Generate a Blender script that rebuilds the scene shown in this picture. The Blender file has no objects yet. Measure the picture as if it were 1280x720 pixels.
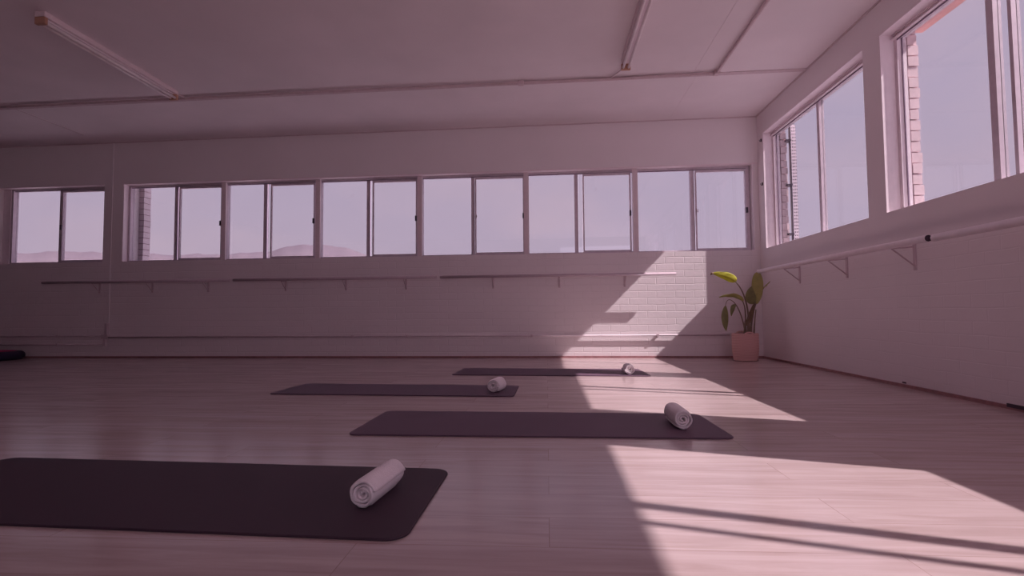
import bpy, bmesh, math, random
from mathutils import Vector, Matrix
random.seed(7)
C = bpy.context.scene.collection
PI = math.pi
# ---------------------------------------------------------------- room dimensions (metres)
XR, YB, DL = 2.69, 6.76, .0267          # right wall plane, back wall at the right corner, slight skew of the back wall
XL, YF, ZC = -8.6, -3.6, 3.06           # left wall, rear wall, ceiling
SILL, HEAD_B, HEAD_R = 1.350, 2.462, 2.785

def bw(x, d, z):                         # a point d behind (+) or before (-) the back wall's face
    return (x, YB + DL * (XR - x) + d, z)
def ident(x, y, z): return (x, y, z)

# ---------------------------------------------------------------- materials
MATS = {}
def newmat(name):
    m = bpy.data.materials.new(name); m.use_nodes = True
    nt = m.node_tree; b = nt.nodes['Principled BSDF']
    MATS[name] = m
    return m, nt, b
def N(nt, t, **kw):
    n = nt.nodes.new(t)
    for k, v in kw.items():
        if k in n.inputs: n.inputs[k].default_value = v
        else: setattr(n, k, v)
    return n
def L(nt, a, b): nt.links.new(a, b)

def simple(name, col, rough=.5, metal=0, var=.06, scale=18, bump=0, bscale=200, spec=.5):
    m, nt, b = newmat(name)
    tc = N(nt, 'ShaderNodeTexCoord'); no = N(nt, 'ShaderNodeTexNoise', Scale=scale, Detail=4)
    L(nt, tc.outputs['Object'], no.inputs['Vector'])
    r = N(nt, 'ShaderNodeValToRGB')
    r.color_ramp.elements[0].position = .3; r.color_ramp.elements[1].position = .7
    r.color_ramp.elements[0].color = (*[c * (1 - var) for c in col], 1)
    r.color_ramp.elements[1].color = (*[min(1, c * (1 + var)) for c in col], 1)
    L(nt, no.outputs['Fac'], r.inputs['Fac']); L(nt, r.outputs['Color'], b.inputs['Base Color'])
    b.inputs['Roughness'].default_value = rough; b.inputs['Metallic'].default_value = metal
    b.inputs['Specular IOR Level'].default_value = spec
    if bump:
        n2 = N(nt, 'ShaderNodeTexNoise', Scale=bscale, Detail=3); bp = N(nt, 'ShaderNodeBump', Strength=bump, Distance=.004)
        L(nt, tc.outputs['Object'], n2.inputs['Vector']); L(nt, n2.outputs['Fac'], bp.inputs['Height']); L(nt, bp.outputs['Normal'], b.inputs['Normal'])
    return m

def painted_brick(name, axis, col, top, base=.42, mort=.965):
    """white painted brickwork up to height `top`, smooth plaster above"""
    m, nt, b = newmat(name)
    tc = N(nt, 'ShaderNodeTexCoord'); sp = N(nt, 'ShaderNodeSeparateXYZ'); L(nt, tc.outputs['Object'], sp.inputs[0])
    cb = N(nt, 'ShaderNodeCombineXYZ'); L(nt, sp.outputs[axis], cb.inputs[0]); L(nt, sp.outputs['Z'], cb.inputs[1])
    wob = N(nt, 'ShaderNodeTexNoise', Scale=3.5, Detail=3); L(nt, tc.outputs['Object'], wob.inputs['Vector'])
    wm = N(nt, 'ShaderNodeVectorMath', operation='SCALE'); wm.inputs['Scale'].default_value = .022
    L(nt, wob.outputs['Color'], wm.inputs[0])
    ad = N(nt, 'ShaderNodeVectorMath', operation='ADD'); L(nt, cb.outputs[0], ad.inputs[0]); L(nt, wm.outputs[0], ad.inputs[1])
    br = N(nt, 'ShaderNodeTexBrick')
    br.inputs['Scale'].default_value = 1; br.inputs['Brick Width'].default_value = .235; br.inputs['Row Height'].default_value = .086
    br.inputs['Mortar Size'].default_value = .006; br.inputs['Mortar Smooth'].default_value = .8
    br.inputs['Color1'].default_value = (1, 1, 1, 1); br.inputs['Color2'].default_value = (.75, .75, .75, 1); br.inputs['Mortar'].default_value = (0, 0, 0, 1)
    L(nt, ad.outputs[0], br.inputs['Vector'])
    n1 = N(nt, 'ShaderNodeTexNoise', Scale=22, Detail=5); L(nt, tc.outputs['Object'], n1.inputs['Vector'])
    mx = N(nt, 'ShaderNodeMath', operation='MULTIPLY_ADD'); L(nt, n1.outputs['Fac'], mx.inputs[0]); mx.inputs[1].default_value = .5
    L(nt, br.outputs['Color'], mx.inputs[2])
    # mask by height
    mp = N(nt, 'ShaderNodeMapRange'); mp.inputs['From Min'].default_value = top - .02; mp.inputs['From Max'].default_value = top + .02
    mp.inputs['To Min'].default_value = 1; mp.inputs['To Max'].default_value = .04; L(nt, sp.outputs['Z'], mp.inputs['Value'])
    bp = N(nt, 'ShaderNodeBump', Distance=.006); L(nt, mx.outputs[0], bp.inputs['Height'])
    ms = N(nt, 'ShaderNodeMath', operation='MULTIPLY'); L(nt, mp.outputs[0], ms.inputs[0]); ms.inputs[1].default_value = base
    L(nt, ms.outputs[0], bp.inputs['Strength']); L(nt, bp.outputs['Normal'], b.inputs['Normal'])
    n2 = N(nt, 'ShaderNodeTexNoise', Scale=1.3, Detail=6); L(nt, tc.outputs['Object'], n2.inputs['Vector'])
    r = N(nt, 'ShaderNodeValToRGB'); r.color_ramp.elements[0].position = .3; r.color_ramp.elements[1].position = .7
    r.color_ramp.elements[0].color = (*[c * .96 for c in col], 1); r.color_ramp.elements[1].color = (*col, 1)
    L(nt, n2.outputs['Fac'], r.inputs['Fac'])
    dk = N(nt, 'ShaderNodeMix', data_type='RGBA', blend_type='MULTIPLY')
    mo = N(nt, 'ShaderNodeMapRange'); mo.inputs['To Min'].default_value = mort; L(nt, br.outputs['Color'], mo.inputs['Value'])
    L(nt, mp.outputs[0], dk.inputs['Factor']); L(nt, r.outputs['Color'], dk.inputs[6]); L(nt, mo.outputs[0], dk.inputs[7])
    L(nt, dk.outputs[2], b.inputs['Base Color'])
    b.inputs['Roughness'].default_value = .55; b.inputs['Specular IOR Level'].default_value = .3
    return m

WALLC = (.85, .78, .80)
painted_brick('back wall paint', 'X', WALLC, 1.345)
painted_brick('right wall paint', 'Y', WALLC, 1.04, .2, .99)
simple('plaster', (.84, .785, .805), .6, var=.03, scale=2, bump=.1, bscale=30)
simple('bounce damping plaster', (.20, .15, .17), .7, var=.05)  # for the unseen walls, colour darkened to cut bounce light
simple('ceiling paint', (.84, .76, .785), .7, var=.05, scale=1.2, bump=.08, bscale=12)
simple('trim paint', (.80, .68, .71), .45, var=.03)
simple('grey trim paint', (.62, .52, .56), .5, var=.05)
simple('reveal paint', (.86, .76, .80), .5, var=.03)
simple('aluminium', (.62, .53, .59), .45, .2, var=.06)
simple('dark gasket', (.22, .15, .22), .5)
simple('dark metal', (.05, .03, .05), .4, .3)
simple('chrome', (.75, .7, .76), .25, .8)
simple('outdoor brick', (.80, .64, .66), .8, var=.08, scale=9, bump=.4, bscale=60)
simple('mortar', (.42, .30, .34), .9)
simple('salmon lintel', (.80, .44, .40), .7)
simple('baseboard wood', (.32, .15, .16), .5, var=.2)
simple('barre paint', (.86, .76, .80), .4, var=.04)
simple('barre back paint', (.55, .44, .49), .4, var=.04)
simple('bracket paint', (.60, .48, .52), .5, var=.05)
simple('tube glass', (.85, .76, .78), .3)
simple('fixture paint', (.74, .62, .64), .45, var=.04)
simple('lamp holder', (.48, .26, .18), .6)
simple('conduit paint', (.66, .52, .55), .5)
simple('seam', (.64, .52, .55), .6)
simple('soil', (.06, .035, .03), .95, var=.4, scale=60, bump=1, bscale=80)
simple('magenta fabric', (.42, .01, .12), .8, var=.12, bump=.3)
simple('navy fabric', (.022, .012, .045), .8, var=.15, bump=.3)
simple('bounce ground', (.40, .35, .39), .9)  # ground outside, albedo raised to bounce light up to the ceiling

def mat_floor():
    m, nt, b = newmat('laminate')
    tc = N(nt, 'ShaderNodeTexCoord')
    br = N(nt, 'ShaderNodeTexBrick'); br.offset = .37
    br.inputs['Scale'].default_value = 1; br.inputs['Brick Width'].default_value = 1.32; br.inputs['Row Height'].default_value = .19
    br.inputs['Mortar Size'].default_value = .0013; br.inputs['Mortar Smooth'].default_value = .3; br.inputs['Bias'].default_value = 0
    br.inputs['Color1'].default_value = (.515, .41, .405, 1); br.inputs['Color2'].default_value = (.475, .37, .37, 1)
    br.inputs['Mortar'].default_value = (.36, .26, .25, 1)
    L(nt, tc.outputs['Object'], br.inputs['Vector'])
    mp = N(nt, 'ShaderNodeMapping'); mp.inputs['Scale'].default_value = (1.1, 13, 1); L(nt, tc.outputs['Object'], mp.inputs['Vector'])
    # per plank offset of the grain
    ad = N(nt, 'ShaderNodeVectorMath', operation='MULTIPLY_ADD'); ad.inputs[1].default_value = (40, 40, 40)
    L(nt, br.outputs['Color'], ad.inputs[0]); L(nt, mp.outputs[0], ad.inputs[2])
    no = N(nt, 'ShaderNodeTexNoise', Scale=1.6, Detail=8, Roughness=.62, Distortion=.6); L(nt, ad.outputs[0], no.inputs['Vector'])
    r = N(nt, 'ShaderNodeValToRGB'); r.color_ramp.elements[0].position = .33; r.color_ramp.elements[1].position = .62
    r.color_ramp.elements[0].color = (.84, .80, .78, 1); r.color_ramp.elements[1].color = (1.05, 1.05, 1.05, 1)
    L(nt, no.outputs['Fac'], r.inputs['Fac'])
    mx = N(nt, 'ShaderNodeMix', data_type='RGBA', blend_type='MULTIPLY'); mx.inputs['Factor'].default_value = 1
    L(nt, br.outputs['Color'], mx.inputs[6]); L(nt, r.outputs['Color'], mx.inputs[7]); L(nt, mx.outputs[2], b.inputs['Base Color'])
    rr = N(nt, 'ShaderNodeMapRange'); rr.inputs['To Min'].default_value = .15; rr.inputs['To Max'].default_value = .25
    L(nt, no.outputs['Fac'], rr.inputs['Value']); L(nt, rr.outputs[0], b.inputs['Roughness'])
    bp = N(nt, 'ShaderNodeBump', Strength=.03, Distance=.002); L(nt, no.outputs['Fac'], bp.inputs['Height']); L(nt, bp.outputs['Normal'], b.inputs['Normal'])
    b.inputs['Specular IOR Level'].default_value = .5
mat_floor()

def mat_mat(name, col):
    m, nt, b = newmat(name)
    tc = N(nt, 'ShaderNodeTexCoord'); no = N(nt, 'ShaderNodeTexNoise', Scale=4, Detail=5)
    L(nt, tc.outputs['Object'], no.inputs['Vector'])
    r = N(nt, 'ShaderNodeValToRGB'); r.color_ramp.elements[0].color = (*[c * .9 for c in col], 1); r.color_ramp.elements[1].color = (*[c * 1.12 for c in col], 1)
    L(nt, no.outputs['Fac'], r.inputs['Fac']); L(nt, r.outputs['Color'], b.inputs['Base Color'])
    v = N(nt, 'ShaderNodeTexVoronoi', Scale=420); L(nt, tc.outputs['Object'], v.inputs['Vector'])
    bp = N(nt, 'ShaderNodeBump', Strength=.25, Distance=.001); L(nt, v.outputs['Distance'], bp.inputs['Height']); L(nt, bp.outputs['Normal'], b.inputs['Normal'])
    b.inputs['Roughness'].default_value = .62; b.inputs['Specular IOR Level'].default_value = .35
mat_mat('mat rubber', (.052, .028, .044)); mat_mat('flare veiled mat rubber', (.125, .072, .108))  # farther mats: lens flare veil lightened into the rubber colour

def mat_towel():
    m, nt, b = newmat('terry')
    tc = N(nt, 'ShaderNodeTexCoord'); no = N(nt, 'ShaderNodeTexNoise', Scale=230, Detail=3); L(nt, tc.outputs['Object'], no.inputs['Vector'])
    n2 = N(nt, 'ShaderNodeTexNoise', Scale=25, Detail=3); L(nt, tc.outputs['Object'], n2.inputs['Vector'])
    r = N(nt, 'ShaderNodeValToRGB'); r.color_ramp.elements[0].color = (.80, .72, .75, 1); r.color_ramp.elements[1].color = (.95, .88, .90, 1)
    L(nt, n2.outputs['Fac'], r.inputs['Fac']); L(nt, r.outputs['Color'], b.inputs['Base Color'])
    bp = N(nt, 'ShaderNodeBump', Strength=.7, Distance=.003); L(nt, no.outputs['Fac'], bp.inputs['Height']); L(nt, bp.outputs['Normal'], b.inputs['Normal'])
    b.inputs['Roughness'].default_value = .95; b.inputs['Specular IOR Level'].default_value = .1
    b.inputs['Sheen Weight'].default_value = .3
mat_towel()

def mat_leaf(name, c1, c2, tr=.25):
    m, nt, b = newmat(name)
    tc = N(nt, 'ShaderNodeTexCoord'); no = N(nt, 'ShaderNodeTexNoise', Scale=14, Detail=4); L(nt, tc.outputs['Object'], no.inputs['Vector'])
    r = N(nt, 'ShaderNodeValToRGB'); r.color_ramp.elements[0].position = .35; r.color_ramp.elements[1].position = .65
    r.color_ramp.elements[0].color = (*c1, 1); r.color_ramp.elements[1].color = (*c2, 1)
    L(nt, no.outputs['Fac'], r.inputs['Fac']); L(nt, r.outputs['Color'], b.inputs['Base Color']); b.inputs['Roughness'].default_value = .45
    t = N(nt, 'ShaderNodeBsdfTranslucent'); L(nt, r.outputs['Color'], t.inputs['Color'])
    mx = N(nt, 'ShaderNodeMixShader', Fac=tr); out = nt.nodes['Material Output']
    L(nt, b.outputs[0], mx.inputs[1]); L(nt, t.outputs[0], mx.inputs[2]); L(nt, mx.outputs[0], out.inputs['Surface'])
mat_leaf('leaf green', (.26, .25, .11), (.36, .34, .14))
mat_leaf('leaf bright', (.50, .50, .05), (.66, .64, .08), .35)
mat_leaf('leaf olive', (.42, .40, .13), (.52, .48, .17))
mat_leaf('leaf brown', (.22, .14, .08), (.30, .19, .10))
mat_leaf('stem', (.20, .13, .10), (.27, .20, .14), .1)

def mat_basket():
    m, nt, b = newmat('woven rope')
    tc = N(nt, 'ShaderNodeTexCoord'); w = N(nt, 'ShaderNodeTexWave', Scale=17, Distortion=.6, Detail=2); w.bands_direction = 'Z'
    L(nt, tc.outputs['Object'], w.inputs['Vector'])
    r = N(nt, 'ShaderNodeValToRGB'); r.color_ramp.elements[0].color = (.66, .38, .36, 1); r.color_ramp.elements[1].color = (.80, .52, .49, 1)
    L(nt, w.outputs['Fac'], r.inputs['Fac']); L(nt, r.outputs['Color'], b.inputs['Base Color']); b.inputs['Roughness'].default_value = .9
    bp = N(nt, 'ShaderNodeBump', Strength=.5, Distance=.003); L(nt, w.outputs['Fac'], bp.inputs['Height']); L(nt, bp.outputs['Normal'], b.inputs['Normal'])
mat_basket()

def mat_glass(name, tint):
    m, nt, b = newmat(name)
    nt.nodes.remove(b)
    tr = N(nt, 'ShaderNodeBsdfTransparent'); tr.inputs['Color'].default_value = (*tint, 1)
    gl = N(nt, 'ShaderNodeBsdfGlossy', Roughness=.02); gl.inputs['Color'].default_value = (.8, .8, .85, 1)
    no = N(nt, 'ShaderNodeTexNoise', Scale=2.5, Detail=4); tc = N(nt, 'ShaderNodeTexCoord'); L(nt, tc.outputs['Object'], no.inputs['Vector'])
    mp = N(nt, 'ShaderNodeMapRange'); mp.inputs['To Min'].default_value = .03; mp.inputs['To Max'].default_value = .07
    L(nt, no.outputs['Fac'], mp.inputs['Value'])
    mx = N(nt, 'ShaderNodeMixShader'); L(nt, mp.outputs[0], mx.inputs['Fac'])
    L(nt, tr.outputs[0], mx.inputs[1]); L(nt, gl.outputs[0], mx.inputs[2]); L(nt, mx.outputs[0], nt.nodes['Material Output'].inputs['Surface'])
mat_glass('window glass', (.60, .59, .60))
mat_glass('clear glass', (.94, .92, .94))

def mat_perf():
    m, nt, b = newmat('perforated metal')
    tc = N(nt, 'ShaderNodeTexCoord'); sp = N(nt, 'ShaderNodeSeparateXYZ'); L(nt, tc.outputs['Object'], sp.inputs[0])
    def slot(out, pitch, on):
        mo = N(nt, 'ShaderNodeMath', operation='FLOORED_MODULO'); L(nt, out, mo.inputs[0]); mo.inputs[1].default_value = pitch
        g = N(nt, 'ShaderNodeMath', operation='GREATER_THAN'); L(nt, mo.outputs[0], g.inputs[0]); g.inputs[1].default_value = on; return g
    a, c = slot(sp.outputs['X'], .0200, .0095), slot(sp.outputs['Z'], .040, .022)
    mu = N(nt, 'ShaderNodeMath', operation='MULTIPLY'); L(nt, a.outputs[0], mu.inputs[0]); L(nt, c.outputs[0], mu.inputs[1])
    mx = N(nt, 'ShaderNodeMix', data_type='RGBA'); L(nt, mu.outputs[0], mx.inputs['Factor'])
    mx.inputs[6].default_value = (.70, .60, .66, 1); mx.inputs[7].default_value = (.05, .03, .05, 1)
    L(nt, mx.outputs[2], b.inputs['Base Color']); b.inputs['Roughness'].default_value = .5
mat_perf()

def mat_hill():
    m, nt, b = newmat('hazy hillside')
    tc = N(nt, 'ShaderNodeTexCoord'); no = N(nt, 'ShaderNodeTexNoise', Scale=.05, Detail=8, Roughness=.7); L(nt, tc.outputs['Object'], no.inputs['Vector'])
    r = N(nt, 'ShaderNodeValToRGB'); r.color_ramp.elements[0].position = .35; r.color_ramp.elements[1].position = .7
    r.color_ramp.elements[0].color = (.205, .165, .205, 1); r.color_ramp.elements[1].color = (.235, .19, .225, 1)
    L(nt, no.outputs['Fac'], r.inputs['Fac']); L(nt, r.outputs['Color'], b.inputs['Base Color']); b.inputs['Roughness'].default_value = 1
    b.inputs['Specular IOR Level'].default_value = 0
mat_hill()

# ---------------------------------------------------------------- mesh collector
class MB:
    def __init__(s): s.bm = bmesh.new()
    def box(s, x0, x1, y0, y1, z0, z1, f=ident):
        v = [s.bm.verts.new(f(x, y, z)) for z in (z0, z1) for y in (y0, y1) for x in (x0, x1)]
        for q in ((0, 2, 3, 1), (4, 5, 7, 6), (0, 1, 5, 4), (2, 6, 7, 3), (0, 4, 6, 2), (1, 3, 7, 5)):
            s.bm.faces.new([v[i] for i in q])
        return s
    def tube(s, pts, r, n=12, cap=True, flat=1.0):
        pts = [Vector(p) for p in pts]; rs = r if isinstance(r, (list, tuple)) else [r] * len(pts)
        rings = []; ref = None
        for i, p in enumerate(pts):
            t = (pts[min(i + 1, len(pts) - 1)] - pts[max(i - 1, 0)]).normalized()
            if ref is None:
                ref = Vector((0, 0, 1)) if abs(t.z) < .9 else Vector((1, 0, 0))
            u = (ref - t * ref.dot(t)).normalized(); w = t.cross(u); ref = u
            rings.append([s.bm.verts.new(p + (u * math.cos(a) * flat + w * math.sin(a)) * rs[i]) for a in [2 * PI * k / n for k in range(n)]])
        for a, b in zip(rings, rings[1:]):
            for k in range(n):
                fc = s.bm.faces.new([a[k], a[(k + 1) % n], b[(k + 1) % n], b[k]]); fc.smooth = True
        if cap:
            s.bm.faces.new(rings[0][::-1]); s.bm.faces.new(rings[-1])
        return s
    def lathe(s, prof, n=48, c=(0, 0, 0), close=False, wob=None):
        rings = []
        for r, z in prof:
            rings.append([s.bm.verts.new((c[0] + r * math.cos(2 * PI * k / n), c[1] + r * math.sin(2 * PI * k / n), c[2] + z)) for k in range(n)])
        for a, b in zip(rings, rings[1:]):
            for k in range(n):
                fc = s.bm.faces.new([a[k], a[(k + 1) % n], b[(k + 1) % n], b[k]]); fc.smooth = True
        if close: s.bm.faces.new(rings[0][::-1]); s.bm.faces.new(rings[-1])
        return s
    def build(s, name, mat, parent=None, bevel=0, loc=None):
        bmesh.ops.recalc_face_normals(s.bm, faces=s.bm.faces)
        me = bpy.data.meshes.new(name); s.bm.to_mesh(me); s.bm.free()
        me.materials.append(MATS[mat]); o = bpy.data.objects.new(name, me); C.objects.link(o)
        if loc is not None:                      # put the origin at loc, geometry stays
            me.transform(Matrix.Translation(-Vector(loc))); o.location = loc
        if parent is not None:
            o.parent = parent
            if loc is None and parent.location.length: me.transform(Matrix.Translation(-parent.location))
        if bevel:
            md = o.modifiers.new('bevel', 'BEVEL'); md.width = bevel; md.segments = 2; md.limit_method = 'ANGLE'
        return o

def tag(o, label=None, cat=None, group=None, kind=None):
    if label: o['label'] = label
    if cat: o['category'] = cat
    if group: o['group'] = group
    if kind: o['kind'] = kind
    return o
def empty(name, loc):
    o = bpy.data.objects.new(name, None); o.empty_display_size = .1; C.objects.link(o); o.location = loc
    bpy.context.view_layer.update()
    return o
def struct(name, mb, mat, label=None, cat=None, parent=None, bevel=0):
    o = mb.build(name, mat, parent, bevel)
    if parent is None: tag(o, label, cat, None, 'structure')
    return o

# ================================================================= THE SETTING
WT = .30                                     # wall thickness
struct('floor', MB().box(XL - .3, XR + .3, YF - .3, YB + .65, -.12, 0), 'laminate', 'pale wood laminate floor in long planks, glossy', 'floor')
struct('ceiling', MB().box(XL - .3, XR + .3, YF - .3, YB + .65, ZC, ZC + .15), 'ceiling paint', 'flat white painted ceiling with faint board joints', 'ceiling')

# back wall: openings left window (-7.93..-6.27) and the long strip (-5.99..2.62)
o1, o2 = (-7.95, -6.275), (-5.985, 2.622)
m = MB()
m.box(XL - .3, XR + .3, 0, WT, 0, SILL, bw).box(XL - .3, XR + .3, 0, WT, HEAD_B, ZC, bw)
m.box(XL - .3, o1[0], 0, WT, SILL, HEAD_B, bw).box(o1[1], o2[0], 0, WT, SILL, HEAD_B, bw).box(o2[1], XR + .3, 0, WT, SILL, HEAD_B, bw)
struct('wall_back', m, 'back wall paint', 'white painted brick wall under the long row of windows', 'wall')

# right wall: openings (near edge, far edge)
RW = [(4.53, 6.58), (2.34, 4.30), (-.75, 1.61), (-3.0, -1.0)]
m = MB()
y_end = YB + .05
m.box(XR, XR + .24, YF - .3, y_end, 0, SILL).box(XR, XR + .24, YF - .3, y_end, HEAD_R, ZC)
edges = [YF - .3] + [v for a, b in reversed(RW) for v in (a, b)] + [y_end]
for a, b in zip(edges[::2], edges[1::2]): m.box(XR, XR + .24, a, b, SILL, HEAD_R)
struct('wall_right', m, 'right wall paint', 'white painted brick wall under the large right hand windows', 'wall')
struct('wall_left', MB().box(XL - .3, XL, YF - .3, YB + .3, 0, ZC), 'bounce damping plaster', 'unseen side wall, darkened to cut bounce light', 'wall')
# unseen rear wall, with an opening added to let in fill light
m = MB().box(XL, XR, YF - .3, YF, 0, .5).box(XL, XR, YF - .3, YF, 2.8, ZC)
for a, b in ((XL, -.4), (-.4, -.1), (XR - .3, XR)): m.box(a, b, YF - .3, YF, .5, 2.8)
struct('wall_rear', m, 'bounce damping plaster', 'unseen rear wall, darkened to cut bounce, with an added opening for fill light', 'wall')

# thin dark quadrant along the foot of the walls
m = MB()
m.box(XL, XR, -.018, 0, 0, .022, bw)
struct('baseboard_back', m, 'baseboard wood', 'thin dark reddish quadrant along the back wall', 'baseboard')
struct('baseboard_right', MB().box(XR - .018, XR, YF, YB - .02, 0, .022), 'baseboard wood', 'thin dark reddish quadrant along the right wall', 'baseboard')

# ceiling joint cover strips
m = MB().box(XL, XR, -1.325, -1.265, ZC - .008, ZC, bw)
struct('trim_1', m, 'seam', 'flat joint strip running across the ceiling', 'trim')
m = MB().box(1.545, 1.557, YF, 5.42, ZC - .003, ZC)
m.box(1.60, 1.606, 5.5, YB, ZC - .003, ZC)
struct('trim_2', m, 'ceiling paint', 'thin joint between ceiling boards near the right wall', 'trim')
m = MB().box(-6.30, -6.285, -1.26, -.35, ZC - .004, ZC, bw)
struct('trim_3', m, 'seam', 'thin joint between ceiling boards at far left', 'trim')
struct('trim_4', MB().box(XL, XR, -.012, 0, ZC - .012, ZC, bw), 'seam', 'thin joint strip where back wall meets ceiling', 'trim')  # slim strips in the seam colour along the ceiling edges
struct('trim_5', MB().box(XR - .012, XR, YF, YB, ZC - .012, ZC), 'seam', 'thin joint strip where right wall meets ceiling', 'trim')
# box trunking rising on the pier between the left window and the long row
struct('trim_6', MB().box(-6.165, -6.145, -.008, 0, .48, ZC, bw), 'plaster', 'slim cable trunking on the pier beside the left window', 'trim')

# ---- back windows: each unit = frame, fixed pane, sliding sash (> pane, latch)
def back_window(name, x0, x1, label, gap=.0, mid=None, sash=True, latch='r'):
    G = .12                                   # glass plane behind the wall face
    root = empty(name, bw((x0 + x1) / 2, G, SILL)); tag(root, label, 'window', None, 'structure')
    mid = (x0 + x1) / 2 if mid is None else mid
    z0, z1 = SILL, HEAD_B; w = .030
    m = MB()
    m.box(x0, x1, G - .03, G + .05, z1 - .035, z1, bw).box(x0, x1, G - .03, G + .05, z0, z0 + .022, bw)
    m.box(x0, x0 + w, G - .03, G + .05, z0 + .022, z1 - .035, bw).box(x1 - w, x1, G - .03, G + .05, z0 + .022, z1 - .035, bw)
    m.box(mid - .018, mid + .022, G - .01, G + .05, z0 + .022, z1 - .035, bw)
    m.build('frame', 'aluminium', root)
    m = MB().box(mid + .022, mid + .029, G - .012, G + .0, z0 + .022, z1 - .035, bw)
    m.box(x0 + w, x1 - w, G - .012, G - .005, z1 - .045, z1 - .035, bw)
    m.build('gasket', 'dark gasket', root)
    MB().box(x0 + w, mid - .018, G + .02, G + .026, z0 + .022, z1 - .035, bw).build('pane', 'window glass', root)
    # sash, opened by `gap`
    a, b = mid + .034 + gap, x1 - w - gap * .45
    if gap:
        MB().box(mid + .034, a, G + .02, G + .026, z0 + .022, z1 - .035, bw).build('pane', 'window glass', root)
        if b < x1 - w: MB().box(b, x1 - w, G + .02, G + .026, z0 + .022, z1 - .035, bw).build('pane', 'window glass', root)
    s = .018
    m = MB().box(a, a + s, G - .03, G - .005, z0 + .024, z1 - .045, bw).box(b - s, b, G - .03, G - .005, z0 + .024, z1 - .045, bw)
    m.box(a + s, b - s, G - .03, G - .005, z0 + .024, z0 + .044, bw).box(a + s, b - s, G - .03, G - .005, z1 - .075, z1 - .045, bw)
    sa = m.build('sash', 'aluminium', root)
    bpy.context.view_layer.update()
    def sub(mb, nm, mt):
        o = mb.build(nm, mt, None); o.parent = sa; o.data.transform(Matrix.Translation(-root.location)); return o
    sub(MB().box(a + s, b - s, G - .018, G - .013, z0 + .044, z1 - .075, bw), 'pane', 'window glass')
    xl = b - .012 if latch == 'r' else a + .004
    sub(MB().box(xl - .012, xl + .012, G - .052, G - .03, 1.84, 1.91, bw), 'latch', 'dark metal')
    if latch == 'r' and gap == 0:
        sub(MB().box(a + .012, a + .03, G - .045, G - .03, 1.86, 1.90, bw), 'catch', 'chrome')
    return root

B = [-5.975, -4.51, -3.135, -1.70, -.255, 1.170, 2.612]
gaps = [.03, .06, .035, 0, .055, 0]
mids = [-5.265, -3.93, -2.44, -.985, .400, 1.900]
desc = ['first sliding window of the long row, beside the brick pier', 'second sliding window of the long row, hillside rising behind',
        'third sliding window of the long row, hilltop in its left pane', 'fourth sliding window of the long row, plain sky only',
        'fifth sliding window of the long row, above the sunlit patch edge', 'last sliding window of the long row, nearest the plant corner']
for i in range(6):
    back_window('window_%d' % (i + 1), B[i], B[i + 1], desc[i], gaps[i], mids[i])
# mullion covers between the units
m = MB()
for i in range(1, 6): m.box(B[i] - .035, B[i] + .03, .06, .10, SILL, HEAD_B, bw)
struct('trim_7', m, 'trim paint', 'white mullion covers between the sliding windows', 'trim')
back_window('window_7', -7.83, -6.28, 'separate two pane window at far left of the back wall', 0, -7.055, latch='l')
struct('trim_8', MB().box(-7.95, -7.83, .08, .13, SILL, HEAD_B, bw), 'reveal paint', 'pale jamb lining of the far left window', 'trim')
# pale reveal linings and the brick pier outside the first pane
m = MB().box(-5.987, -5.975, .002, .10, SILL, HEAD_B, bw)
struct('trim_9', m, 'reveal paint', 'pale jamb lining at the left of the long window row', 'trim')
m = MB().box(-5.985, XR, -.004, .085, HEAD_B - .012, HEAD_B, bw).box(-7.95, -6.275, -.004, .085, HEAD_B - .012, HEAD_B, bw)
struct('trim_10', m, 'trim paint', 'white lining under the window heads', 'trim')

def brick_stack(mb_b, mb_m, x0, x1, y0, y1, z0, z1, row=.086, j=.012, f=ident, out=.008):
    z = z0; k = 0
    while z < z1 - .01:
        h = min(row - j, z1 - z)
        jx = random.uniform(-.004, .004)
        mb_b.box(x0 - jx, x1 + jx, y0 - random.uniform(0, out), y1 + .0, z, z + h, f)
        z += row; k += 1
    mb_m.box(x0 + .006, x1 - .006, y0 + .012, y1, z0, z1, f)
a, b = MB(), MB()
brick_stack(a, b, -6.05, -5.915, WT + .005, WT + .14, SILL - .3, HEAD_B + .2, f=bw, out=.0)
o = struct('trim_11', a, 'reveal paint', 'brick pier just outside the first window', 'trim')
bo = b.build('mortar', 'mortar', o)

# ---- right windows
def right_window(name, y0, y1, posts, label):
    """y0 near edge, y1 far edge; posts = list of (y, half width, is sash)"""
    G = XR + .145
    root = empty(name, (G, (y0 + y1) / 2, SILL)); tag(root, label, 'window', None, 'structure')
    z0, z1 = SILL, HEAD_R
    m = MB()
    m.box(G - .035, G + .035, y0, y1, z1 - .045, z1).box(G - .035, G + .035, y0, y1, z0, z0 + .03)
    m.box(G - .035, G + .035, y1 - .035, y1, z0 + .03, z1 - .045).box(G - .035, G + .035, y0, y0 + .08, z0 + .03, z1 - .045)
    m.box(G - .05, G - .035, y0, y1, z1 - .016, z1).box(G - .06, G - .035, y0, y1, z1 - .050, z1 - .040)
    m.build('frame', 'reveal paint', root)
    m = MB()
    m.box(G - .036, G - .030, y0 + .08, y1 - .035, z1 - .062, z1 - .046).box(G - .004, G + .004, y1 - .043, y1 - .035, z0 + .03, z1 - .045)
    m.build('gasket', 'dark gasket', root)
    ys = [y0 + .08]
    for (y, hw, mt) in posts:
        MB().box(G - .03, G + .02, y - hw, y + hw, z0 + .03, z1 - .045).build('sash_post', mt, root)
    lo = y0 + .08
    gm = 'clear glass' if y0 < -2 else 'window glass'
    for (y, hw, mt) in posts[::-1] + [(y1 - .035, 0, '')]:
        MB().box(G - .002, G + .003, lo, y - hw, z0 + .03, z1 - .045).build('pane', gm, root)
        lo = y + hw
    return root
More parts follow.
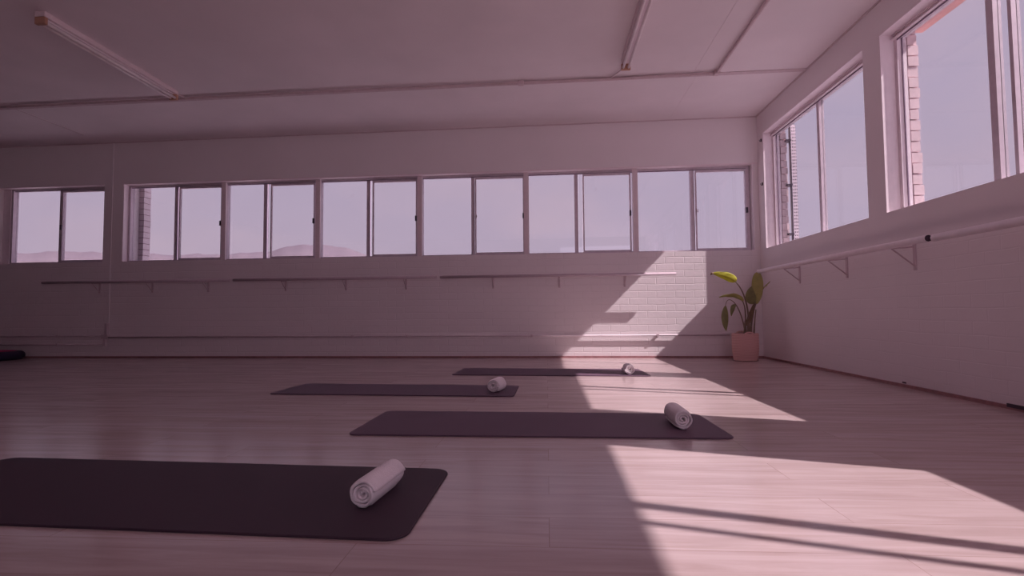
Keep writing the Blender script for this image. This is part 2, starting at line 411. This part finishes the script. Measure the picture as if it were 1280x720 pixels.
right_window('window_8', *RW[0], [(5.505, .024, 'aluminium')], 'two pane window on the right wall nearest the corner')
right_window('window_9', *RW[1], [(3.415, .026, 'aluminium'), (3.275, .013, 'aluminium')], 'large window on the right wall nearest the camera')
right_window('window_10', *RW[2], [(.85, .022, 'aluminium'), (.715, .010, 'aluminium')], 'right wall window beside the camera')
right_window('window_11', *RW[3], [(-2.0, .024, 'aluminium')], 'added unseen window on the right wall, for fill light')  # unseen window added to bring in fill and sun bounce
# pale plaster linings of the reveals (far jamb and head), on the room side of the frames
m = MB()
for (y0, y1) in RW[:2]:
    m.box(XR - .003, XR + .10, y1 - .006, y1, SILL, HEAD_R)
    m.box(XR - .003, XR + .10, y0, y1 - .006, HEAD_R - .006, HEAD_R)
struct('trim_12', m, 'reveal paint', 'pale plaster linings of the right window reveals', 'trim')
# outdoor brick piers at the far jambs
for k, (y0, y1) in enumerate(RW[:2]):
    a, b = MB(), MB()
    def sw(x, y, z): return (x, y, z)
    z = SILL - .3
    while z < HEAD_R + .15:
        a.box(XR + .19, XR + .262 + random.uniform(-.008, .008), y1 - .028 - random.uniform(0, .01), y1 + .2, z, z + .077); z += .086
    b.box(XR + .185, XR + .245, y1 - .012, y1 + .2, SILL - .3, HEAD_R + .15)
    o = struct('trim_%d' % (13 + k), a, 'outdoor brick', ('brick pier outside the corner window', 'brick pier outside the large right window')[k], 'trim')
    b.build('mortar', 'mortar', o)
# outdoor lintel over the right windows
m = MB().box(XR + .24, XR + .36, YF, 4.34, HEAD_R + .03, HEAD_R + .20)
struct('trim_15', m, 'salmon lintel', 'salmon coloured edge over the large right window outside', 'trim')

m = MB().box(XR - .021, XR - .018, 3.16, 3.27, .012, .034).box(XR - .021, XR - .018, 4.13, 4.17, .03, .042)
struct('trim_16', m, 'dark metal', 'small dark gaps at the foot of the right wall', 'trim')

# perforated metal strip standing outside against the corner window's brick pier
ps = MB()
px, py = XR + .30, 6.505
ps.box(px - .004, px + .056, py, py + .004, SILL - .25, SILL + 1.50)
o = ps.build('perforated_strip', 'perforated metal', None, 0, (px, py, SILL - .25)); tag(o, 'perforated metal strip fixed upright outside the corner window', 'metal strip')
for zz in (1.5, 2.1, 2.65):
    MB().box(XR + .24, px + .004, py - .002, 6.60, zz, zz + .02).build('fixing', 'dark metal', o)
bk = MB().box(px - .016, px - .004, py - .004, py + .03, SILL - .25, SILL + 1.51); bk.build('edge_angle', 'dark metal', o)

# ================================================================= THINGS
# ---- wall hooks between the corner and the right window
for k, z in enumerate((2.705, 2.155)):
    h = MB().box(XR - .012, XR, 6.618, 6.632, z - .018, z + .018)
    h.tube([(XR - .01, 6.625, z - .01), (XR - .02, 6.625, z - .014), (XR - .026, 6.625, z - .005), (XR - .026, 6.625, z + .008)], .0035, 8)
    o = h.build('wall_hook', 'dark metal')
    tag(o, ('small dark hook high on the corner strip beside the right window', 'small dark hook lower on the corner strip beside the right window')[k], 'hook', 'wall hooks in the corner')

# ---- ballet barres
def barre(root_loc, p0, p1, brackets, wall, label, group, mat='barre paint', rad=.021, dark_end=None, bh=.15):
    root = empty('wall_barre', root_loc); tag(root, label, 'barre', group)
    rl = MB(); rl.tube([p0, p1], rad, 16); rl.build('rail', mat, root)
    for q in brackets:
        m = MB()
        if wall == 'back':
            yw = bw(q, 0, 0)[1]; z = p0[2]
            m.box(q - .012, q + .012, yw - .010, yw - .0005, z - bh, z + .01)
            m.tube([(q, yw - .006, z - bh + .02), (q, yw - .13, z - .022)], .006, 8)
            m.tube([(q, yw - .006, z - .006), (q, yw - .14, z - .014)], .007, 8)
            m.build('bracket', 'bracket paint', root)
        else:
            z = p0[2]
            m.box(XR - .010, XR - .0005, q - .012, q + .012, z - bh - .03, z + .01)
            m.tube([(XR - .006, q, z - bh), (XR - .165, q, z - .022)], .006, 8)
            m.tube([(XR - .006, q, z - .008), (XR - .165, q, z - .018)], .007, 8)
            m.build('bracket', 'bracket paint', root)
    if dark_end:
        e0 = Vector(dark_end); d = (Vector(p1) - Vector(p0)).normalized()
        m = MB(); m.tube([e0 - d * .001, e0 + d * .003], rad * .9, 16); m.build('hollow_end_dark', 'dark metal', root)  # dark disc stands for the shade inside the open rail tube
    return root
gb = 'ballet barres along the back wall'
ZB = 1.055
def bp(x): return bw(x, -.15, ZB)
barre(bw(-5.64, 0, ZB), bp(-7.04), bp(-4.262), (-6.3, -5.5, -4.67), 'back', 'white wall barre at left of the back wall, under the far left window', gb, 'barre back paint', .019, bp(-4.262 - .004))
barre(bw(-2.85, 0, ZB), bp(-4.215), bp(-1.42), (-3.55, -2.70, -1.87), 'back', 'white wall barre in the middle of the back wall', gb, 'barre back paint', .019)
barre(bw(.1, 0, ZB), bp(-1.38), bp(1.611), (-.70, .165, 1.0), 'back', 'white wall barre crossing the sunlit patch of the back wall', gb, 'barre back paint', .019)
gr = 'ballet barres along the right wall'
ZR = 1.05
barre((XR, 5.0, ZR), (XR - .185, 3.60, ZR), (XR - .185, 6.36, ZR), (5.75, 4.87, 4.0), 'right', 'white round wall barre running from the plant corner along the right wall', gr, rad=.024, dark_end=(XR - .185, 3.597, ZR))
barre((XR, 2.1, ZR - .006), (XR - .185, .70, ZR - .006), (XR - .185, 3.545, ZR - .006), (2.86, 2.03, 1.1), 'right', 'white round wall barre at the right edge, nearest the camera', gr, rad=.025)

# ---- pipes along the foot of the back wall
def wall_pipe(name, x0, x1, z, r, d, label, clips):
    root = empty(name, bw((x0 + x1) / 2, 0, z)); tag(root, label, 'pipe', 'pipes along the back wall')
    MB().tube([bw(x0, -d, z), bw(x1, -d, z)], r, 12).build('pipe', 'grey trim paint', root)
    for c in clips: MB().box(c - .012, c + .012, -d - r - .003, 0, z - r - .004, z + r + .004, bw).build('clip', 'bracket paint', root)
    return root
wall_pipe('wall_pipe', -6.13, 2.28, .285, .011, .03, 'thin white pipe low on the back wall, ending behind the plant', (-4.4, -2.6, -1.85, -.2, 1.4))
wall_pipe('wall_pipe', XL + .01, -6.22, .305, .011, .03, 'upper thin pipe low on the wall at far left', (-8.0, -6.9))
wall_pipe('wall_pipe', XL + .01, -6.22, .185, .011, .03, 'lower thin pipe just above the floor at far left', (-8.0, -6.9))
m = MB().box(-6.225, -6.13, -.045, 0, .265, .325, bw).box(-6.20, -6.165, -.04, 0, .165, .265, bw).box(-6.18, -6.145, -.04, 0, .325, .48, bw)
o = m.build('junction_box', 'grey trim paint'); tag(o, 'small pipe junction box on the back wall below the left pier', 'junction box')

# ---- ceiling conduit
zc = ZC - .022
m = MB()
pts = [bw(-8.5, -1.375, zc), bw(-5, -1.37, zc), bw(-4.15, -1.36, zc), bw(-2.5, -1.365, zc), bw(0, -1.34, zc), bw(.8, -1.335, zc), (1.74, 5.435, zc), (1.775, 5.40, zc), (1.772, 4.2, zc), (1.770, YF + .1, zc)]
m.tube(pts, .016, 10)
cd = m.build('ceiling_conduit', 'conduit paint'); tag(cd, 'long white conduit crossing the ceiling and turning towards the camera', 'conduit')
m = MB().box(1.745, 1.80, 5.385, 5.45, ZC - .045, ZC); m.build('elbow_box', 'conduit paint', cd, .004)
m = MB().box(-.28, -.22, -1.37, -1.31, ZC - .04, ZC, bw); m.build('coupling', 'conduit paint', cd, .004)

# ---- fluorescent battens
def batten(x, y0, y1, label, cable):
    root = empty('fluorescent_light', (x, (y0 + y1) / 2, ZC)); tag(root, label, 'ceiling light', 'fluorescent battens on the ceiling')
    m = MB().box(x - .045, x + .045, y0, y1, ZC - .045, ZC); m.build('housing', 'fixture paint', root, .006)
    m = MB().box(x - .018, x + .018, y0 + .05, y1 - .05, ZC - .056, ZC - .045); m.build('reflector_strip', 'reveal paint', root)
    for s in (y0, y1 - .03):
        m = MB().box(x - .045, x + .045, s, s + .03, ZC - .105, ZC - .0455); m.build('lamp_holder', 'lamp holder', root, .004)
    for dx in (-.026, .026):
        m = MB(); m.tube([(x + dx, y0 + .03, ZC - .085), (x + dx, y1 - .03, ZC - .085)], .013, 14); m.build('tube', 'tube glass', root)
    m = MB(); m.tube(cable, .008, 8); m.build('cable', 'fixture paint', root)
    return root
batten(-4.08, 3.88, 5.43, 'white twin tube fluorescent batten on the left part of the ceiling',
       [(-4.08, 5.42, ZC - .03), (-4.07, 5.48, ZC - .02), (-4.05, 5.56, ZC - .02)])
batten(.80, 3.60, 5.12, 'white twin tube fluorescent batten cut off by the top edge, near the conduit turn',
       [(.80, 5.11, ZC - .02), (.79, 5.28, ZC - .015), (.70, 5.44, ZC - .02)])

# ---- yoga mats
def yoga_mat(corners, label, r=.05, t=.008, mt='flare veiled mat rubber'):
    """corners in order, counter-clockwise; rounded and slightly thick"""
    c = [Vector((*p, 0)) for p in corners]; cen = sum(c, Vector()) / 4
    ring = []
    for i in range(4):
        p, a, b = c[i], c[i - 1], c[(i + 1) % 4]
        u, v = (a - p).normalized(), (b - p).normalized()
        o = p + u * r + v * r
        for k in range(9):
            th = PI / 2 * k / 8
            ring.append(o - v * r * math.cos(th) * 1 - u * r * math.sin(th) if False else o - u * r * math.sin(th) - v * r * math.cos(th))
    # profile insets at heights
    bm_ = MB(); rings = []
    for ins, z in ((.002, .0008), (0, .002), (0, t - .003), (.0015, t - .001), (.004, t)):
        rr = []
        for q in ring:
            d = (cen - q).normalized(); rr.append(bm_.bm.verts.new(q + d * ins + Vector((0, 0, z))))
        rings.append(rr)
    n = len(ring)
    for a, b in zip(rings, rings[1:]):
        for k in range(n): bm_.bm.faces.new([a[k], a[(k + 1) % n], b[(k + 1) % n], b[k]]).smooth = True
    bm_.bm.faces.new(rings[0][::-1]); bm_.bm.faces.new(rings[-1])
    o = bm_.build('yoga_mat', mt, None, 0, tuple(cen))
    tag(o, label, 'yoga mat', 'dark yoga mats laid out on the floor')
    return o
MT = .008
yoga_mat([(-2.215, 1.42), (-.368, 1.34), (-.362, 1.945), (-2.20, 2.035)], 'dark charcoal yoga mat nearest the camera, cut off by the left edge', .055, mt='mat rubber')
yoga_mat([(-.965, 2.485), (.850, 2.465), (.840, 3.035), (-.955, 3.09)], 'dark charcoal yoga mat at centre right, in front of the sunlit floor', .045)
yoga_mat([(-2.04, 3.74), (-.235, 3.65), (-.225, 4.18), (-2.01, 4.29)], 'dark yoga mat at middle left, third from the camera', .04)
yoga_mat([(-.905, 4.92), (.935, 4.82), (.915, 5.40), (-.875, 5.49)], 'dark yoga mat farthest away, nearest the back wall', .04)

# ---- rolled towels
def towel(front, back, R, label, seed, turns=3.3, phase=0.):
    """spiral roll: axis from front end centre to back end centre"""
    rnd = random.Random(seed)
    f, b = Vector(front), Vector(back); ax = (b - f); Ln = ax.length; ax.normalize()
    side = Vector((0, 0, 1)).cross(ax).normalized(); up = ax.cross(side)
    th = R / (turns + .45)                     # layer pitch
    nst = 110; sec_o, sec_i = [], []
    tot = turns * 2 * PI
    for i in range(nst + 1):
        a = tot * i / nst
        ro = th * .55 + th * a / (2 * PI) + th * .45
        ri = ro - th * .86
        wob = 1 + .03 * math.sin(a * 2.3 + seed) + .02 * math.sin(a * 5.1 + seed * 2)
        sec_o.append((a + phase, ro * wob)); sec_i.append((a + phase, max(ri, .0015) * wob))
    loop = sec_o + sec_i[::-1]                 # closed ribbon section
    scale = R / max(r for _, r in sec_o)
    mb = MB(); bm_ = mb.bm
    ends = [(0.0, .35), (.0005, .66), (.002, .84), (.005, .95), (.011, 1.0), (.03, 1.0), (.06, 1.005)]
    stations = [(s, k) for s, k in ends] + [(Ln * .42, 1.005), (Ln * .5, 1.0), (Ln * .58, 1.006)] + [(Ln - s, k) for s, k in reversed(ends)]
    # rounded ribbon lips: station k shrinks the layer thickness towards its mid line
    rings = []
    nn = len(sec_o)
    for si, (s, k) in enumerate(stations):
        rr = []
        for j in range(len(loop)):
            jj = j if j < nn else 2 * nn - 1 - j
            (a, ro), (_, ri) = sec_o[jj], sec_i[jj]
            mid = (ro + ri) / 2; rad = (mid + ((ro if j < nn else ri) - mid) * k) * (1 - .10 * max(0, 1 - min(s, Ln - s) / .03) ** 2)
            # the ends of the layers are a little uneven, the core sits slightly deeper
            depth = .010 * (1 - rad * scale / R) + .0035 * math.sin(a * 1.7 + seed * 3)
            ss = s + depth if si < 7 else (s - depth if si > 9 else s)
            sag = 1.0
            x = math.cos(a) * rad * scale * (1.03); y = math.sin(a) * rad * scale * .97
            rr.append(bm_.verts.new(f + ax * ss + side * x + up * y))
        rings.append(rr)
    n = len(loop)
    for p, q in zip(rings, rings[1:]):
        for k in range(n): bm_.faces.new([p[k], p[(k + 1) % n], q[(k + 1) % n], q[k]]).smooth = True
    for rr, fl in ((rings[0], True), (rings[-1], False)):      # ribbon shaped caps
        for k in range(nn - 1):
            quad = [rr[k], rr[k + 1], rr[n - 2 - k], rr[n - 1 - k]]
            bm_.faces.new(quad if fl else quad[::-1]).smooth = True
    bmesh.ops.subdivide_edges(bm_, edges=[], cuts=1)
    lo = min(v.co.z for v in bm_.verts)
    for v in bm_.verts: v.co.z += MT + .0005 - lo
    for v in bm_.verts:                        # flattened a little where it rests
        if v.co.z < MT + .006: v.co.z = MT + .0008 + (v.co.z - MT) * .25
    c = (f + b) / 2; o = mb.build('rolled_towel', 'terry', None, 0, (c.x, c.y, MT))
    tag(o, label, 'towel', 'white rolled towels on the yoga mats')
    return o
towel((-.550, 1.535, .06), (-.522, 1.775, .06), .048, 'white rolled towel on the mat nearest the camera', 1, 3.3, 1.0)
towel((.652, 2.61, .06), (.652, 2.86, .06), .053, 'white rolled towel on the centre right mat, roll end facing right', 2, 3.2, 4.2)
towel((-.395, 3.80, .06), (-.358, 3.98, .06), .055, 'white rolled towel on the middle left mat', 3, 3.3, 2.0)
towel((.752, 4.88, .06), (.748, 5.07, .06), .051, 'white rolled towel on the mat farthest away', 4, 3.2, 5.0)

# ---- potted bird of paradise in the corner
PX, PY = 2.325, 6.36
plant = empty('potted_plant', (PX, PY, 0)); tag(plant, 'bird of paradise plant in a pink woven basket in the corner', 'potted plant')
prof = [(.02, .004), (.128, .004)]
nr = 17; H = .318
for i in range(nr * 6 + 1):
    t = i / (nr * 6); z = .006 + t * (H - .006)
    r = .130 + .018 * math.sin(min(t * 1.5, 1) * PI / 2) - .004 * t + .0045 * abs(math.sin(PI * i / 6))
    prof.append((r, z))
prof += [(.144, H + .004), (.135, H), (.132, H - .05), (.132, H - .052)]
m = MB().lathe(prof, 56, (PX, PY, 0)); m.build('woven_basket', 'woven rope', plant)
m = MB().lathe([(.001, H - .035), (.06, H - .03), (.11, H - .036), (.131, H - .045)], 40, (PX, PY, 0)); m.build('soil', 'soil', plant)
for sgn in (-1, 1):
    pts = []
    for k in range(13):
        a = PI * k / 12
        dx = -.055 * math.cos(a); dz = .030 * math.sin(a)
        ang = math.atan2(sgn, 0) ; rr = .143
        y = math.sqrt(max(rr * rr - dx * dx, 0)) * sgn
        pts.append((PX + dx, PY + y, H - .012 + dz))
    m = MB(); m.tube(pts, .009, 10); m.build('handle', 'woven rope', plant)

def bez(p, n):
    p = [Vector(q) for q in p]; out = []
    for i in range(n + 1):
        t = i / n; q = list(p)
        while len(q) > 1: q = [q[j].lerp(q[j + 1], t) for j in range(len(q) - 1)]
        out.append(q[0])
    return out
LAST = [None]
def stem(pts, r0, r1, mat='stem'):
    b = bez(pts, 16); m = MB(); m.tube(b, [r0 + (r1 - r0) * i / 16 for i in range(17)], 10); o = m.build('stem', mat, plant); LAST[0] = o; return o
def leaf(pts, w, side, mat, fold=.25, peak=.42, nu=18, nv=6, ripple=.004, pw=.72):
    """blade along a bezier spine; side = width direction, fold lifts the edges"""
    sp = bez(pts, nu); side = Vector(side).normalized(); m = MB(); grid = []
    for i, p in enumerate(sp):
        t = i / nu; tan = (sp[min(i + 1, nu)] - sp[max(i - 1, 0)]).normalized()
        s = (side - tan * side.dot(tan)).normalized(); nrm = tan.cross(s)
        prof = math.sin(PI * (t ** (math.log(.5) / math.log(peak)))) ** pw if 0 < t < 1 else 0
        hw = max(w / 2 * prof, .0015); row = []
        for j in range(-nv, nv + 1):
            u = j / nv
            off = s * hw * u * math.cos(abs(u) * fold) + nrm * (hw * abs(u) * math.sin(fold) + ripple * math.sin(t * 17 + j) * abs(u))
            row.append(m.bm.verts.new(p + off))
        grid.append(row)
    for a, b in zip(grid, grid[1:]):
        for j in range(2 * nv): m.bm.faces.new([a[j], a[j + 1], b[j + 1], b[j]]).smooth = True
    o = m.build('leaf', mat, plant); o.parent = LAST[0]
    sd = o.modifiers.new('thickness', 'SOLIDIFY'); sd.thickness = .0018
    return o
Y0 = 6.36
# yellow-green leaf reaching left, its arched stem
stem([(2.365, Y0, .27), (2.385, 6.34, .55), (2.33, 6.30, .80), (2.198, 6.26, .925)], .013, .0055)
l1 = leaf([(2.205, 6.262, .920), (2.13, 6.25, .985), (2.03, 6.25, 1.005), (1.925, 6.25, 1.030)], .115, (.05, -.45, .9), 'leaf bright', .5, .30)
m = MB(); m.tube([(1.945, 6.25, 1.026), (1.925, 6.25, 1.024), (1.912, 6.25, 1.005)], [.012, .014, .003], 8); m.build('dry_leaf_tip', 'leaf brown', plant)
# second leaf, level, lower left
stem([(2.335, Y0, .27), (2.325, 6.35, .45), (2.335, 6.31, .62), (2.275, 6.27, .70)], .011, .005)
leaf([(2.285, 6.272, .690), (2.22, 6.26, .765), (2.12, 6.25, .760), (2.00, 6.24, .745)], .085, (.05, -.75, .5), 'leaf olive', .45, .40)
# drooping pair at far left on one low arch
stem([(2.330, 6.35, .27), (2.30, 6.31, .48), (2.22, 6.26, .66), (2.145, 6.24, .705)], .010, .004)
leaf([(2.20, 6.262, .655), (2.165, 6.25, .655), (2.145, 6.24, .60), (2.130, 6.235, .525)], .060, (.9, -.4, .2), 'leaf green', .5, .45)
stem([(2.145, 6.24, .705), (2.10, 6.235, .735), (2.07, 6.23, .70), (2.066, 6.23, .63)], .004, .003)
leaf([(2.068, 6.23, .650), (2.055, 6.22, .57), (2.050, 6.215, .46), (2.060, 6.21, .355)], .085, (.9, -.45, 0), 'leaf green', .45, .5)
# large upright folded leaf
stem([(2.395, Y0, .27), (2.395, 6.37, .45), (2.42, 6.37, .58), (2.455, 6.37, .68)], .014, .007)
leaf([(2.475, 6.37, .665), (2.485, 6.37, .76), (2.495, 6.375, .90), (2.500, 6.38, 1.05)], .135, (.97, -.2, 0), 'leaf olive', .30, .60, pw=.45)
leaf([(2.455, 6.365, .668), (2.40, 6.34, .70), (2.375, 6.33, .77), (2.41, 6.33, .875)], .130, (.8, -.2, .45), 'leaf green', .4, .45)
# thin leaning spear to the right
stem([(2.405, 6.37, .27), (2.40, 6.38, .50), (2.47, 6.40, .72), (2.60, 6.42, .885)], .010, .004)
leaf([(2.56, 6.415, .85), (2.59, 6.42, .875), (2.62, 6.42, .905), (2.655, 6.42, .935)], .022, (.3, -.9, .2), 'leaf olive', 1.2, .4)
# young dark leaf rising from the crown and its short stems
stem([(2.345, 6.35, .27), (2.35, 6.34, .36), (2.345, 6.33, .42), (2.355, 6.33, .47)], .012, .006)
leaf([(2.335, 6.33, .41), (2.365, 6.325, .48), (2.385, 6.32, .55), (2.425, 6.32, .675)], .070, (.9, -.4, 0), 'leaf brown', .6, .45)
stem([(2.42, 6.35, .27), (2.425, 6.34, .38), (2.43, 6.34, .46), (2.455, 6.35, .60)], .012, .006)
stem([(2.30, 6.35, .27), (2.31, 6.34, .34), (2.312, 6.33, .40), (2.316, 6.33, .47)], .010, .004)

# ---- floor cushion at the far left
CX, CY, CR, CH = -7.51, 6.60, .375, .118
cu = empty('floor_cushion', (CX, CY, 0)); tag(cu, 'round floor cushion with magenta top and navy sides at the far left by the wall', 'cushion')
prof = [(.02, .003)] + [(CR - .05 + .05 * math.sin(PI * k / 12), .003 + (CH - .006) * (1 - math.cos(PI * k / 12)) / 2) for k in range(13)] + [(CR - .085, CH + .002)]
MB().lathe(prof, 56, (CX, CY, 0)).build('side_cover', 'navy fabric', cu)
MB().lathe([(CR - .084, CH - .002), (CR - .086, CH + .003), (CR * .6, CH + .009), (CR * .3, CH + .011), (.002, CH + .010)], 56, (CX, CY, 0)).build('top_panel', 'magenta fabric', cu)

# ================================================================= OUTSIDE
prof_h = [(-1.6, .060), (-1.25, .080), (-1.084, .089), (-.945, .097), (-.86, .094), (-.774, .098), (-.68, .101), (-.608, .105), (-.57, .108), (-.542, .113), (-.509, .121), (-.475, .124),
          (-.444, .127), (-.42, .1255), (-.396, .121), (-.37, .116), (-.35, .109), (-.32, .098), (-.25, .085), (-.1, .070), (.3, .05), (.9, .04)]
m = MB(); rows = []
D = 320
for (t, e) in [(prof_h[i][0] + (prof_h[i + 1][0] - prof_h[i][0]) * k / 6, prof_h[i][1] + (prof_h[i + 1][1] - prof_h[i][1]) * k / 6) for i in range(len(prof_h) - 1) for k in range(6)]:
    n = math.hypot(t, 1); x, y = t / n, 1 / n
    e += .0012 * math.sin(t * 61) + .0008 * math.sin(t * 143 + 1)
    rows.append([m.bm.verts.new((x * D * s, y * D * s, -9 + (e * D + 9.5) * h)) for s, h in ((.55, 0), (.75, .35), (.9, .75), (1, 1), (1.25, .55), (1.5, 0))])
for a, b in zip(rows, rows[1:]):
    for j in range(5): m.bm.faces.new([a[j], a[j + 1], b[j + 1], b[j]]).smooth = True
o = m.build('hill', 'hazy hillside'); tag(o, 'low hazy pinkish hillside seen through the left windows', 'hill', None, 'structure')
o = MB().box(-700, 700, -300, 700, -9.2, -9).build('ground', 'bounce ground'); tag(o, 'ground outside below the windows', 'ground', None, 'structure')

# ================================================================= LIGHT
w = bpy.data.worlds.new('sky'); bpy.context.scene.world = w; w.use_nodes = True
nt = w.node_tree; bg = nt.nodes['Background']
tc = N(nt, 'ShaderNodeTexCoord'); sp = N(nt, 'ShaderNodeSeparateXYZ'); L(nt, tc.outputs['Generated'], sp.inputs[0])
r = N(nt, 'ShaderNodeValToRGB'); L(nt, sp.outputs['Z'], r.inputs['Fac'])
r.color_ramp.elements[0].position = 0; r.color_ramp.elements[0].color = (.66, .54, .675, 1)
r.color_ramp.elements[1].position = .6; r.color_ramp.elements[1].color = (.54, .485, .68, 1)
mp = N(nt, 'ShaderNodeMapping'); mp.inputs['Scale'].default_value = (2.2, 2.2, 5.5); L(nt, tc.outputs['Generated'], mp.inputs['Vector'])
no = N(nt, 'ShaderNodeTexNoise', Scale=1.5, Detail=6, Roughness=.55); L(nt, mp.outputs[0], no.inputs['Vector'])
r2 = N(nt, 'ShaderNodeValToRGB'); r2.color_ramp.elements[0].position = .45; r2.color_ramp.elements[1].position = .70
r2.color_ramp.elements[0].color = (0, 0, 0, 1); r2.color_ramp.elements[1].color = (.5, .5, .5, 1); L(nt, no.outputs['Fac'], r2.inputs['Fac'])
mx = N(nt, 'ShaderNodeMix', data_type='RGBA'); L(nt, r2.outputs['Color'], mx.inputs['Factor']); L(nt, r.outputs['Color'], mx.inputs[6])
mx.inputs[7].default_value = (.74, .58, .69, 1)
L(nt, mx.outputs[2], bg.inputs['Color']); bg.inputs['Strength'].default_value = 1.78

sd = bpy.data.lights.new('sun', 'SUN'); sd.energy = 15.5; sd.color = (1, .88, .885); sd.angle = math.radians(.55)
so = bpy.data.objects.new('sun', sd); C.objects.link(so)
d = Vector((-1, .305, -1.012)); so.rotation_euler = d.to_track_quat('-Z', 'Y').to_euler(); so.location = (8, -2, 8)

# daylight portals in the window openings guide the sky light
def portal(loc, rot, sx, sy):
    l = bpy.data.lights.new('sky_portal', 'AREA'); l.shape = 'RECTANGLE'; l.size = sx; l.size_y = sy; l.cycles.is_portal = True
    o = bpy.data.objects.new('sky_portal', l); C.objects.link(o); o.location = loc; o.rotation_euler = rot
portal((-1.7, YB + .45, 1.9), (-PI / 2, 0, 0), 8.8, 1.2)
portal((XR + .3, 2.0, 2.07), (0, PI / 2, 0), 1.5, 10)
portal((-3, YF - .4, 1.65), (PI / 2, 0, 0), 11, 2.4)

# ================================================================= CAMERA
F, YAW, PIT, ROL = 655.24, .066, .0479, .0079
cam = bpy.data.cameras.new('camera'); co = bpy.data.objects.new('camera', cam); C.objects.link(co)
cam.sensor_width = 36; cam.lens = 36 * F / 1280; cam.clip_start = .02; cam.clip_end = 3000
Rm = Matrix.Rotation(YAW, 4, 'Z') @ Matrix.Rotation(PI / 2 + PIT, 4, 'X') @ Matrix.Rotation(-ROL, 4, 'Z')
co.matrix_world = Matrix.Translation((0, 0, .58)) @ Rm
sc = bpy.context.scene; sc.camera = co
sc.view_settings.view_transform = 'Standard'; sc.view_settings.look = 'None'; sc.view_settings.exposure = .27; sc.view_settings.gamma = 1
sc.cycles.use_denoising = True
sc.cycles.max_bounces = 12; sc.cycles.diffuse_bounces = 8; sc.cycles.transparent_max_bounces = 16; sc.cycles.sample_clamp_indirect = 6
